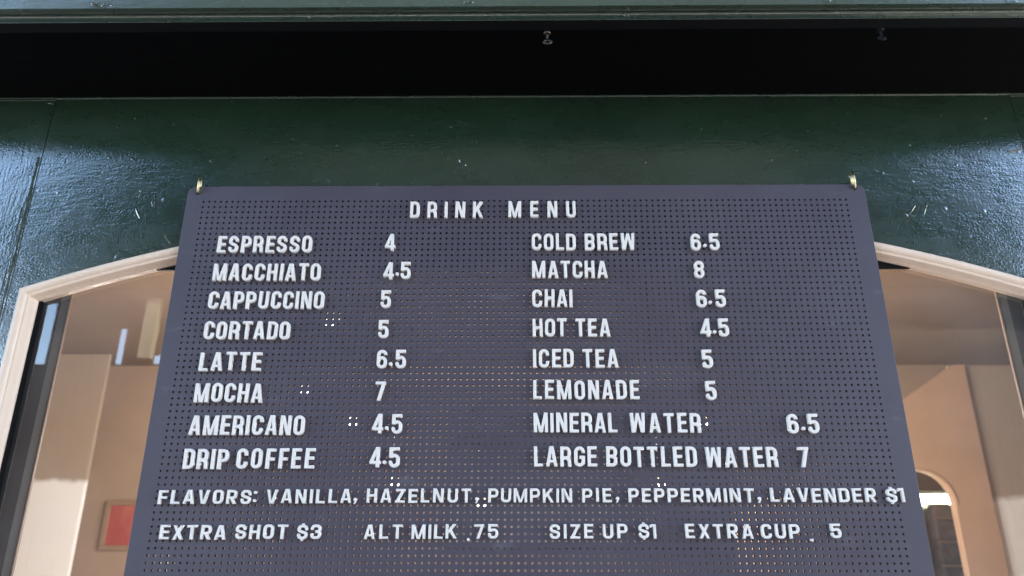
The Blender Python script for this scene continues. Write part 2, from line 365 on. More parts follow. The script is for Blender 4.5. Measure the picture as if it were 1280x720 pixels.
# half-height block on the right, lit lower part painted in likewise
Yq = 3.72
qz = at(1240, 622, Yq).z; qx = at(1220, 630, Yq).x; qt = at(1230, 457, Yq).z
M_lit_block = lit_below('block_lit_below', qz)
part('counter_block', boxbm(qx, qx+.95, Yq, Yq+.03, 0, qt, bev=.006), M_lit_block)
# terracotta partition with a raking top and an arched opening
Yt = 3.7
xa, za = at(1191, 456, Yt).x, at(1191, 456, Yt).z
xe = at(1242, 630, Yt).x
p2 = at(1127, 501, Yt)
oc = at(1156, 640, Yt); orr = (at(1197, 640, Yt).x - at(1115, 640, Yt).x)/2; ocx = at(1156, 640, Yt).x
oz = at(1156, 588, Yt).z - orr
bm = bmesh.new()
slope = (za-p2.z)/(xa-p2.x)
xs = -.25
top = lambda x: za + slope*(x-xa) if x < xa else za
def quad(a, b2, c, d): bm.faces.new([bm.verts.new((p[0], Yt, p[1])) for p in (a, b2, c, d)])
xo0, xo1 = ocx-orr, ocx+orr
xk = xa-(za-1.75)/slope
xk = max(xk, .55)
quad((xk, 0), (xo0, 0), (xo0, top(xo0)), (xk, top(xk)))
n = 16
for i in range(n):
    a0, a1 = math.pi-math.pi*i/n, math.pi-math.pi*(i+1)/n
    x0, x1 = ocx+orr*math.cos(a0), ocx+orr*math.cos(a1)
    quad((x0, oz+orr*math.sin(a0)), (x1, oz+orr*math.sin(a1)), (x1, top(x1)), (x0, top(x0)))
if xo1 < xa: quad((xo1, 0), (xa, 0), (xa, za), (xo1, top(xo1)))
if xe > xa: quad((max(xa, xo1), 0), (xe, 0), (xe, za), (max(xa, xo1), za))
bmesh.ops.remove_doubles(bm, verts=bm.verts, dist=1e-4)
ret = bmesh.ops.extrude_face_region(bm, geom=list(bm.faces)); bmesh.ops.translate(bm, verts=[v for v in ret['geom'] if isinstance(v, bmesh.types.BMVert)], vec=(0, .06, 0))
bmesh.ops.recalc_face_normals(bm, faces=bm.faces); part('partition', bm, M_terra)
# trim bead round the arch
bm = bmesh.new(); tube(bm, [(ocx+(orr+.008)*math.cos(math.pi-math.pi*i/24), Yt-.002, oz+(orr+.008)*math.sin(math.pi-math.pi*i/24)) for i in range(25)], .004, 8); part('arch_trim', bm, M_terra)
# what stands in the niche behind the arch
Yn = Yt+.34
part('niche', boxbm(xo0-.12, xo1+.02, Yt+.6, Yt+.66, 0, oz+orr+.06), M_shelf)
tb0, tb1 = at(1140, 618, Yn), at(1197, 632, Yn)
lt = tag(empty('tube_light', ((tb0.x+tb1.x)/2, Yn, tb0.z)), 'bright strip light glowing inside the small arched opening', 'light')
tw = (tb1.x-tb0.x)/2; th_ = tb0.z-tb1.z
bm = bmesh.new(); box(bm, -tw, tw, -.03, .03, -th_, 0, bev=.012); link('tube', bm, M_tube, lt)
bm = bmesh.new(); box(bm, -tw-.03, tw+.03, .031, .06, -th_-.02, .03, bev=.006); link('housing', bm, M_lampmetal, lt)
c0, c1 = at(1159, 629, Yn-.1), at(1191, 629, Yn-.1)
cab = tag(empty('cabinet', ((c0.x+c1.x)/2, Yn-.06, 0)), 'dark brown cabinet standing inside the small arched opening', 'cabinet')
hw = (c1.x-c0.x)/2
link('cabinet_body', boxbm(-hw, hw, -.06, .05, 0.02, c0.z, bev=.03), M_shelf, cab)
for k in range(5): link('shelf', boxbm(-hw+.01, hw-.01, -.085, -.061, c0.z-.10-.14*k, c0.z-.088-.14*k), M_panel, cab)
# framed red picture on the back wall
Yr = RY1-.004
f0, f1 = at(137, 626, Yr), at(137, 688, Yr)
fx0 = at(131, 655, Yr).x
pic = tag(empty('framed_picture', (fx0+.24, Yr, f1.z)), 'red framed picture hanging on the tan wall seen through the window', 'picture')
hh = f0.z-f1.z
bm = bmesh.new()
for a in ((-.24, .24, 0, .035), (-.24, .24, hh-.035, hh), (-.24, -.205, .035, hh-.035), (.205, .24, .035, hh-.035)): box(bm, a[0], a[1], -.035, 0, a[2], a[3], bev=.004)
link('picture_frame', bm, M_wood, pic); link('print', boxbm(-.205, .205, -.016, -.004, .035, hh-.035), M_red, pic)
# dark panel and shelf added to dim the view through the holes
bm = bmesh.new(); box(bm, -1.75, 1.5, RY1-.03, RY1-.001, .02, 2.75)
part('dimming_panel', bm, M_panel)
sa, sb = at(560, 500, 4.45), at(905, 500, 4.45)
shf = tag(empty('dimming_shelf', ((sa.x+sb.x)/2, 4.665, 1.55)), 'dark open shelf added on the back wall to dim the board holes', 'shelf')
hw = (sb.x-sa.x)/2
link('backboard', boxbm(-hw, hw, -.03, 0, 0, 1.0), M_shelf, shf)
for k in range(3): link('shelf_plank', boxbm(-hw, hw, -.24, -.031, .02+.36*k, .05+.36*k, bev=.004), M_shelf, shf)
# pendant globes whose light shows through the holes of the board
def pendant(px, py, Y, r, label):
    glow = M_shade if r > .06 else M_glow
    p = at(px, py, Y)
    o = tag(empty('pendant_lamp', p), label, 'lamp', 'pendant lamps in the shop')
    bm = bmesh.new(); bmesh.ops.create_uvsphere(bm, u_segments=20, v_segments=12, radius=r); link('globe', bm, glow, o, smooth=True)
    bm = bmesh.new(); lathe(bm, [(.02, r*.96), (r*.55, r*.84), (r*.5, r*1.1), (.012, r*1.5)], (0, 0, 0)); link('cap', bm, M_lampmetal, o)
    ld = bpy.data.lights.new('globe_light', 'POINT'); ld.energy = 10.0 if r > .07 else (2.0 if p.z > 2.35 else (8.5 if px > 700 else 6.0)); ld.color = (1, .97, .93); ld.shadow_soft_size = .04
    lo = bpy.data.objects.new('globe_light', ld); COL.objects.link(lo); lo.parent = o; lo.location = (0, 0, -r-.06)
    if RZ-p.z > r*1.6:
        bm = bmesh.new(); tube(bm, [(0, 0, r*1.4), (0, 0, RZ-p.z)], .004, 6); link('cord', bm, M_lampmetal, o)
for px, py, Y, r, lab in ((414, 396.5, 2.5, .046, 'warm globe lamp glowing through the holes right of CAPPUCCINO'), (380, 488, 2.7, .029, 'warm globe lamp glowing through the holes between MOCHA and its price'),
                          (440, 527, 2.7, .029, 'warm globe lamp glowing through the holes just before the AMERICANO price'), (882, 527, 2.7, .029, 'warm globe lamp glowing through the holes after MINERAL WATER'),
                          (492, 604, 2.7, .029, 'warm globe lamp glowing through the holes above HAZELNUT'), (824, 604, 2.7, .029, 'warm globe lamp glowing through the holes above PEPPERMINT'),
                          (603, 630, 2.7, .029, 'warm globe lamp glowing through the holes beside the comma after HAZELNUT'), (194, 706, 2.4, .075, 'large warm globe lamp glowing through the lowest holes at the board corner')):
    pendant(px, py, Y, r, lab)

# ------------------------------------------------------------------ the hall across the street, seen mirrored in glass and gloss paint
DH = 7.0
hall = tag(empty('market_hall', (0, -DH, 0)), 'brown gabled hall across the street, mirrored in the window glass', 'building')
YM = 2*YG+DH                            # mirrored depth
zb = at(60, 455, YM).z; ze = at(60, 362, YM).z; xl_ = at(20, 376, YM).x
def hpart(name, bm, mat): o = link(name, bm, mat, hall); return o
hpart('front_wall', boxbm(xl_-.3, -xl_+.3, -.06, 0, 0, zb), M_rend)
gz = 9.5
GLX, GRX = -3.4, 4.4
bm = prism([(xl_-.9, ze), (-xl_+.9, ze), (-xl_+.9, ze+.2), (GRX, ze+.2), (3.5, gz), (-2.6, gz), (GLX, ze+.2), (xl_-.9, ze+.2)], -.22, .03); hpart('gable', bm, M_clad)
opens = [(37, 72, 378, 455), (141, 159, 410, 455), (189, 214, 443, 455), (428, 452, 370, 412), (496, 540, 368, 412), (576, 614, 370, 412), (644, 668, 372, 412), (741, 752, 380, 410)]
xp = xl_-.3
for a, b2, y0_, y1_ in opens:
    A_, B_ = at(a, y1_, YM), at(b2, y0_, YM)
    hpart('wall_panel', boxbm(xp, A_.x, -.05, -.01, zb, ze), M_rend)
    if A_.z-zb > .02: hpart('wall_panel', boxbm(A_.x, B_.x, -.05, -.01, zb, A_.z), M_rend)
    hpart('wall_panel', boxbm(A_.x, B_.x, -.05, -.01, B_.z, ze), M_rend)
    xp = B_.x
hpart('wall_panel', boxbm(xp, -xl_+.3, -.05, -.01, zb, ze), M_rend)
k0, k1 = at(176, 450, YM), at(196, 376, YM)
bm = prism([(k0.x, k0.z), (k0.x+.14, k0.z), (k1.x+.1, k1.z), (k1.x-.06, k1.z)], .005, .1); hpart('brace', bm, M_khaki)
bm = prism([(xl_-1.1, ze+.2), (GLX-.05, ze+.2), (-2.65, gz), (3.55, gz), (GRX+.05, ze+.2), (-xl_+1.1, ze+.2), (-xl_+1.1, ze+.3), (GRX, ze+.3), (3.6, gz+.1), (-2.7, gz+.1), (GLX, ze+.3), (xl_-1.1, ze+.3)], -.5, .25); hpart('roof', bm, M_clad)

# ------------------------------------------------------------------ the perforated menu board
PITCH_H, RH, BT = .008, .00152, .0055
BX0, BX1 = -.466, .466
BZ1 = at(640, 231.5, 0).z
NCOL, NROW = 111, 92
hx0 = -PITCH_H*(NCOL-1)/2 - .002; hz0 = at(640, 251, 0).z
GX0, GX1 = hx0-PITCH_H/2, hx0+PITCH_H*(NCOL-.5); GZ1, GZ0 = hz0+PITCH_H/2, hz0-PITCH_H*(NROW-.5)
BZ0 = GZ0-.022
def board_mesh():
    V = []; F = []
    h = PITCH_H/2; c = [(h, 0), (h, h), (0, h), (-h, h), (-h, 0), (-h, -h), (0, -h), (h, -h)]
    hc = [(RH*math.cos(math.pi*k/4), RH*math.sin(math.pi*k/4)) for k in range(8)]
    for i in range(NCOL):
        for j in range(NROW):
            x, zz = hx0+PITCH_H*i, hz0-PITCH_H*j; b = len(V)
            for y in (0, BT):
                V.extend((x+a, y, zz+d) for a, d in c); V.extend((x+a, y, zz+d) for a, d in hc)
            for k in range(8):
                n = (k+1) % 8
                F.append((b+k, b+n, b+8+n, b+8+k)); F.append((b+16+n, b+16+k, b+24+k, b+24+n)); F.append((b+8+k, b+8+n, b+24+n, b+24+k))
    nh = len(F)
    # plain margin with rounded corners and a thin chamfer
    rc = .011; ch = .0007
    def outer(ins):
        pts = []
        for cx_, cz_, a0 in ((BX1-rc, BZ1-rc, 0), (BX0+rc, BZ1-rc, 90), (BX0+rc, BZ0+rc, 180), (BX1-rc, BZ0+rc, 270)):
            for k in range(7):
                a = R(a0+15*k); pts.append((cx_+(rc-ins)*math.cos(a), cz_+(rc-ins)*math.sin(a)))
        return pts
    loops = []
    for y, ins in ((0, ch), (ch, 0), (BT-ch, 0), (BT, ch)):
        b = len(V); V.extend((x, y, zz) for x, zz in outer(ins)); loops.append(b)
    N = 28
    for a, b in zip(loops, loops[1:]):
        for k in range(N): F.append((a+k, a+(k+1) % N, b+(k+1) % N, b+k))
    inner = [(GX1, GZ1), (GX0, GZ1), (GX0, GZ0), (GX1, GZ0)]
    for b, y, flip in ((loops[0], 0, 0), (loops[3], BT, 1)):
        q = len(V); V.extend((x, y, zz) for x, zz in inner)
        for cn in range(4):
            f = [b+cn*7+k for k in range(7)]+[q+cn]; F.append(f[::-1] if flip else f)
            f = [b+cn*7+6, b+(cn*7+7) % N, q+(cn+1) % 4, q+cn]; F.append(f[::-1] if flip else f)
    me = bpy.data.meshes.new('menu_board'); me.from_pydata(V, [], F); me.materials.append(M_board); me.materials.append(M_hole)
    me.polygons.foreach_set('material_index', [1 if (i < nh and i % 3) else 0 for i in range(len(F))])
    bm = bmesh.new(); bm.from_mesh(me); bmesh.ops.remove_doubles(bm, verts=bm.verts, dist=1e-6); bmesh.ops.recalc_face_normals(bm, faces=bm.faces); bm.to_mesh(me); bm.free()
    return me
board = bpy.data.objects.new('menu_board', board_mesh()); COL.objects.link(board)
tag(board, 'dark slate perforated metal drink menu board with rounded corners hanging from hooks', 'menu board')

# brass hooks at the two upper corners
def hook(px, py, label, tilt):
    hz = at(px, py, 0)
    o = tag(empty('brass_hook', (hz.x, .002, hz.z)), label, 'hook', 'brass hooks holding the menu board'); o.rotation_euler = (0, 0, tilt)
    r = .0135; pts = []
    for k in range(23):
        a = R(-75+300*k/22); pts.append((0, -.001-r*math.cos(a)*.62+.001, r*.95+r*math.sin(a)))
    bm = bmesh.new(); tube(bm, pts, .0018, 8); link('hook_wire', bm, M_brass, o, smooth=True)
    bm = bmesh.new(); tube(bm, [(0, .0065, r*1.5), (0, .012, r*1.55), (0, .024, r*1.55)], .0016, 8); link('shank', bm, M_brass, o, smooth=True)
    bm = bmesh.new(); tube(bm, [(0, -.0021, -.0002), (0, -.0027, -.0002)], .0024, 12); link('eyelet', bm, M_lampmetal, o)
hook(247, 241.5, 'brass hook through the board corner above ESPRESSO', R(18)); hook(1069, 235.5, 'brass hook through the board corner beyond COLD BREW price', R(-16))

# little screw eyes under the cornice
def eye(px, py, r, mat, label):
    p = atz(px, py, ZS)
    o = tag(empty('screw_eye', p), label, 'screw eye', 'screw eyes under the cornice')
    bm = bmesh.new(); tube(bm, [(0, 0, .0), (0, 0, -.010)], .0018, 8); lathe(bm, [(.001, 0), (.005, -.0006), (.004, -.0022), (.001, -.0026)], (0, 0, 0)); link('shank', bm, mat, o)
    bm = bmesh.new(); tube(bm, [(r*math.cos(2*math.pi*k/18), .35*r*math.sin(2*math.pi*k/18), -.010-r*.75+r*.75*math.sin(2*math.pi*k/18)) for k in range(19)], .0016, 8); link('ring', bm, mat, o, smooth=True)
eye(684, 41.5, .0052, M_steel, 'small rusty screw eye under the black soffit above DRINK MENU'); eye(1100, 37.5, .0042, M_sash, 'faint dark screw eye under the black soffit near the second hook')

# ------------------------------------------------------------------ push letters: strokes -> distance field -> outline -> bevelled solid
def seg_d(X, Y, x0, y0, x1, y1, t):     # flat ended bar
    L_ = math.hypot(x1-x0, y1-y0); ux, uy = (x1-x0)/L_, (y1-y0)/L_
    a = np.abs((X-(x0+x1)/2)*ux+(Y-(y0+y1)/2)*uy)-L_/2; b = np.abs(-(X-x0)*uy+(Y-y0)*ux)-t/2
    return np.maximum(a, b)
def pl_d(X, Y, pts, t):                 # round jointed path, ends flat
    d = np.full(X.shape, 9.0)
    pts = [p for i, p in enumerate(pts) if i == 0 or math.dist(p, pts[i-1]) > 1e-4]
    for i, ((x0, y0), (x1, y1)) in enumerate(zip(pts, pts[1:])):
        L2 = (x1-x0)**2+(y1-y0)**2
        u = ((X-x0)*(x1-x0)+(Y-y0)*(y1-y0))/L2
        uc = np.clip(u, 0, 1); s = np.hypot(X-x0-uc*(x1-x0), Y-y0-uc*(y1-y0))-t/2
        if i == 0: s = np.maximum(s, -u*math.sqrt(L2))
        if i == len(pts)-2: s = np.maximum(s, (u-1)*math.sqrt(L2))
        d = np.minimum(d, s)
    return d
def rr_d(X, Y, cx, cy, hw, hh, rL, rR):  # signed distance to a rounded box, left and right radii
    r = np.where(X < cx, rL, rR); qx = np.abs(X-cx)-hw+r; qy = np.abs(Y-cy)-hh+r
    return np.hypot(np.maximum(qx, 0), np.maximum(qy, 0))+np.minimum(np.maximum(qx, qy), 0)-r
def arcp(cx, cy, rx, ry, a0, a1, n=9):
    return [(cx+rx*math.cos(R(a0+(a1-a0)*i/n)), cy+ry*math.sin(R(a0+(a1-a0)*i/n))) for i in range(n+1)]
WID = {'I': .0, 'M': 1.34, 'W': 1.42, 'N': 1.04, 'E': .88, 'F': .86, 'L': .84, 'T': .96, 'A': 1.08, 'V': 1.08, 'X': 1.06, 'K': 1.06, 'Z': .96, '4': 1.06, '1': .62, '$': 1.0, '7': .98}
def gwidth(ch, W, t):
    if ch == 'I': return t
    if ch in '.:': return t*1.15
    if ch == ',': return t*1.5
    return W*WID.get(ch, 1.0)
def glyph(ch, W, t):
    w = gwidth(ch, W, t); n = .016
    xs = np.arange(-.12, w+.12, n); ys = np.arange(-.30, 1.20, n); X, Y = np.meshgrid(xs, ys)
    l, r = t/2, w-t/2; mid = w/2; RAD = min((w-t)/2, .20)
    seg = lambda *a: seg_d(X, Y, *a, t); pl = lambda p: pl_d(X, Y, p, t)
    mn = lambda *a: np.minimum.reduce(a)
    tb = t*.94
    hbar = lambda y, x0, x1: seg_d(X, Y, x0, y, x1, y, tb)
    ring = lambda y0, y1, rl, rr, x0=l: np.abs(rr_d(X, Y, (x0+r)/2, (y0+y1)/2, (r-x0)/2, (y1-y0)/2, rl, rr))-t/2
    clipbox = (np.maximum(np.abs(Y-.5)-.5, np.abs(X-mid)-w/2))
    b, T_ = tb/2, 1-tb/2
    if ch == 'O': d = ring(l, 1-l, RAD, RAD)
    elif ch == 'C':
        d = np.maximum(ring(l, 1-l, RAD, RAD), -np.maximum(np.maximum(mid-X, .37-Y), Y-.63))
    elif ch == 'G':
        d = np.maximum(ring(l, 1-l, RAD, RAD), -np.maximum(np.maximum(mid-X, .40-Y), Y-.66)); d = mn(d, hbar(.47, mid*.98, w), seg(r, .25, r, .5))
    elif ch == 'D': d = mn(np.maximum(ring(b, T_, 0.001, RAD), X-w), seg(l, 0, l, 1)); d = np.maximum(d, rr_d(X, Y, mid, .5, w/2, .5, .001, RAD+t/2))
    elif ch in 'PR':
        d = mn(np.maximum(ring(.44, T_, .001, RAD*.95), l-X), seg(l, 0, l, 1)); d = np.maximum(d, rr_d(X, Y, mid, .5, w/2, .5, .001, .001))
        if ch == 'R': d = mn(d, np.maximum(pl([(mid*.95, .47), (r-.01, .36), (r, .2), (r+.015, -.05)]) if W < .6 else seg(mid*.9, .46, r+.02, -.06), -Y))
        d = np.maximum(d, np.maximum(-X, -np.minimum(1e9, 1)*np.ones_like(X)))
        oc = rr_d(X, Y, mid, .72, w/2, .28, .001, RAD+t/2); d = np.where(Y > .72, np.maximum(d, oc), d)
    elif ch == 'B':
        d = mn(ring(.5, T_, .001, RAD*.9), ring(b, .5, .001, RAD*.9), seg(l, 0, l, 1)); d = np.maximum(d, -X)
        d = np.maximum(d, np.maximum(-Y, Y-1))
    elif ch == 'E': d = mn(seg(l, 0, l, 1), hbar(T_, l, w), hbar(b, l, w), hbar(.51, l, w*.93))
    elif ch == 'F': d = mn(seg(l, 0, l, 1), hbar(T_, l, w), hbar(.48, l, w*.92))
    elif ch == 'L': d = mn(seg(l, 0, l, 1), hbar(b, l, w))
    elif ch == 'I': d = seg(mid, 0, mid, 1)
    elif ch == 'T': d = mn(seg(mid, 0, mid, 1), hbar(T_, 0, w))
    elif ch == 'H': d = mn(seg(l, 0, l, 1), seg(r, 0, r, 1), hbar(.51, l, r))
    elif ch == 'U': d = np.where(Y > .4, mn(seg(l, .3, l, 1), seg(r, .3, r, 1)), ring(l, 1.6, RAD, RAD))
    elif ch in 'AV':
        yy = Y if ch == 'A' else 1-Y; YY = Y; Y = yy
        a = t*.56; d = mn(seg_d(X, Y, a*.85, -.02, mid-t*.02, 1.10, t*.96), seg_d(X, Y, w-a*.85, -.02, mid+t*.02, 1.10, t*.96))
        d = np.maximum(d, np.maximum(-Y, Y-1))
        if ch == 'A': d = mn(d, seg_d(X, Y, mid-.13*w/.5, .27, mid+.13*w/.5, .27, tb*.88))
        Y = YY
    elif ch in 'MW':
        yy = Y if ch == 'M' else 1-Y; YY = Y; Y = yy
        sl_ = 0 if ch == 'M' else w*.10
        d = mn(seg_d(X, Y, l, -.05, l+sl_*.9, 1.05, t), seg_d(X, Y, r, -.05, r-sl_*.9, 1.05, t), seg_d(X, Y, mid, -.02 if ch == 'M' else .02, l+sl_*.9+t*.05, 1.05, t*.9), seg_d(X, Y, mid, -.02 if ch == 'M' else .02, r-sl_*.9-t*.05, 1.05, t*.9))
        d = np.maximum(d, clipbox); Y = YY
    elif ch == 'N': d = np.maximum(mn(seg(l, 0, l, 1), seg(r, 0, r, 1), seg(l+t*.02, 1.05, r-t*.02, -.05)), clipbox)
    elif ch == 'K': d = np.maximum(mn(seg(l, 0, l, 1), seg(l, .36, r+.03, 1.06), seg(mid*.88, .58, r+.04, -.06)), clipbox)
    elif ch == 'X': d = np.maximum(mn(seg(l, -.05, r, 1.05), seg(l, 1.05, r, -.05)), clipbox)
    elif ch == 'Z': d = np.maximum(mn(hbar(T_, .01, w), hbar(b, 0, w), seg(l*1.1, .05, r*.98, .95)), clipbox)
    elif ch in 'S$':
        k = RAD; yb_, yt_ = .27, .73
        p = [(r, .655), (r, 1-l-k)] + arcp(r-k, 1-l-k, k, k, 0, 90)[1:] + arcp(l+k, 1-l-k, k, k, 90, 180) + [(l, .70)] + arcp(l+k*.8, .66, k*.8, .12, 180, 235, 4)
        q = [(w-x, 1-y) for x, y in p][::-1]
        d = pl(p+q); d = np.maximum(d, clipbox)
        if ch == '$': d = mn(d, seg_d(X, Y, mid, .95, mid, 1.10, t*.75), seg_d(X, Y, mid, .05, mid, -.10, t*.75))
    elif ch == '8':
        d = mn(ring(.51, 1-l, RAD*.95, RAD*.95), ring(l, .51, RAD, RAD))
    elif ch == '6':
        d = mn(ring(l, .55, RAD, RAD), np.maximum(ring(l, 1-l, RAD, RAD), np.maximum(.35-Y, -np.maximum(mid-X, .67-Y*0-.0)*0 + -9)))
        top_ = np.maximum(ring(l, 1-l, RAD, RAD), .30-Y); top_ = np.maximum(top_, -np.maximum(mid-X, Y-.71)); d = mn(ring(l, .57, RAD, RAD), top_)
    elif ch == '5':
        k = RAD
        d = mn(hbar(T_, l*.9, w*.96), seg(l+.01, .47, l+.01, 1), pl([(l, .50), (l+.03, .55), (mid, .595), (r-k, .595)] + arcp(r-k, .595-k, k, k, 90, 0) + [(r, l+k)] + arcp(r-k, l+k, k, k, 0, -90)[1:] + arcp(l+k, l+k, k, k, 270, 180) + [(l, .33)]))
        d = np.maximum(d, clipbox)
    elif ch == '3':
        k = RAD
        p1 = [(l, .70), (l, 1-l-k)] + arcp(l+k, 1-l-k, k, k, 180, 90)[1:] + arcp(r-k, 1-l-k, k, k, 90, 0) + [(r, .51+k*.7)] + arcp(r-k, .51+k*.7, k, k*.7, 0, -90)[1:] + [(mid*.9, .51)]
        p3 = [(l, .30), (l, l+k)] + arcp(l+k, l+k, k, k, 180, 270)[1:] + arcp(r-k, l+k, k, k, 270, 360) + [(r, .51-k*.7)] + arcp(r-k, .51-k*.7, k, k*.7, 0, 90)[1:] + [(mid*.9, .51)]
        d = mn(pl(p1), pl(p3))
    elif ch == '4':
        x4 = w*.70; d = mn(seg(x4, 0, x4, 1), hbar(.25, 0.0, w), seg(l*.85, .24, x4-t*.1, 1.0)); d = np.maximum(d, clipbox)
    elif ch == '7':
        d = np.maximum(mn(hbar(T_, 0, w), seg(r-.01, 1-tb*.4, w*.34, -.04)), clipbox)
    elif ch == '1':
        d = np.maximum(mn(seg(r, 0, r, 1), seg(r, .99, 0, .80)), clipbox)
    elif ch == '.': d = np.hypot(X-mid, Y-.0)-t*.56
    elif ch == ':': d = mn(np.hypot(X-mid, Y-.20)-t*.56, np.hypot(X-mid, Y-.76)-t*.56)
    elif ch == ',': d = mn(np.hypot(X-mid-.02, Y-.24)-t*.62, pl_d(X, Y, [(mid+.06, .24), (mid+.03, .06), (mid-.06, -.06)], t*.6))
    return xs, ys, d+.012
def contours(xs, ys, d):
    segs = {}; nx, ny = len(xs), len(ys); d = np.where(np.abs(d) < 1e-9, 1e-9, d)
    def ev(i, j, horiz):
        if horiz: a, b = d[j, i], d[j, i+1]; return (xs[i]+(xs[i+1]-xs[i])*a/(a-b), ys[j])
        a, b = d[j, i], d[j+1, i]; return (xs[i], ys[j]+(ys[j+1]-ys[j])*a/(a-b))
    s = d < 0
    for j in range(ny-1):
        for i in range(nx-1):
            c = (s[j, i], s[j, i+1], s[j+1, i+1], s[j+1, i])
            if all(c) or not any(c): continue
            E = [('h', i, j), ('v', i+1, j), ('h', i, j+1), ('v', i, j)]
            cr = [k for k in range(4) if c[k] != c[(k+1) % 4]]
            outs = [k for k in cr if c[k] and not c[(k+1) % 4]]; ins = [k for k in cr if not c[k] and c[(k+1) % 4]]
            for o in outs:
                n = min(ins, key=lambda q: (q-o) % 4)
                segs[E[o]] = E[n]
    loops = []
    while segs:
        st, nx_ = segs.popitem(); lp = [st]
        while nx_ in segs and nx_ != st:
            lp.append(nx_); nx_ = segs.pop(nx_)
        if len(lp) > 5: loops.append([ev(i, j, k == 'h') for k, i, j in lp])
    return loops
def simplify(lp, eps=.0035):
    P = np.array(lp); n = len(P); keep = np.zeros(n, bool)
    a = 0; b = int(np.argmax(np.hypot(*(P-P[0]).T))); keep[[a, b]] = True
    idx = lambda i, j: list(range(i+1, j)) if j > i else list(range(i+1, n))+list(range(0, j))
    stack = [(a, b), (b, a)]
    while stack:
        i, j = stack.pop(); ids = idx(i, j)
        if not ids: continue
        v = P[j]-P[i]; L_ = np.hypot(*v)+1e-12; q = P[ids]-P[i]; dd = np.abs(q[:, 0]*v[1]-q[:, 1]*v[0])/L_; k = int(np.argmax(dd))
        if dd[k] > eps: keep[ids[k]] = True; stack += [(i, ids[k]), (ids[k], j)]
    return P[keep]
_cache = {}
def letter_mesh(ch, style):
    if (ch, style) in _cache: return _cache[ch, style]
    H, W, t, dep = STY[style]
    loops = contours(*glyph(ch, W, t))
    cu = bpy.data.curves.new('glyph', 'CURVE'); cu.dimensions = '2D'; cu.fill_mode = 'BOTH'; cu.extrude = dep/2-.0006; cu.bevel_depth = .0006; cu.bevel_resolution = 1; cu.offset = -.0006
    for lp in loops:
        q = simplify(lp); sp = cu.splines.new('POLY'); sp.points.add(len(q)-1); sp.use_cyclic_u = True
        for p, (x, y) in zip(sp.points, q): p.co = (x*H, y*H, 0, 1)
    ob = bpy.data.objects.new('glyph', cu); me = bpy.data.meshes.new_from_object(ob)
    w = gwidth(ch, W, t)*H
    me.transform(Matrix.Rotation(R(90), 4, 'X') @ Matrix.Translation((-w/2, 0, dep/2))); me.name = 'push_letter'
    me.materials.clear(); me.materials.append(M_letter)
    bpy.data.objects.remove(ob); bpy.data.curves.remove(cu)
    _cache[ch, style] = (me, w); return _cache[ch, style]
#        cap height, width, stroke (of the height), depth
STY = {'A': (.0246, .545, .185, .0055), 'B': (.0166, .74, .21, .0050)}
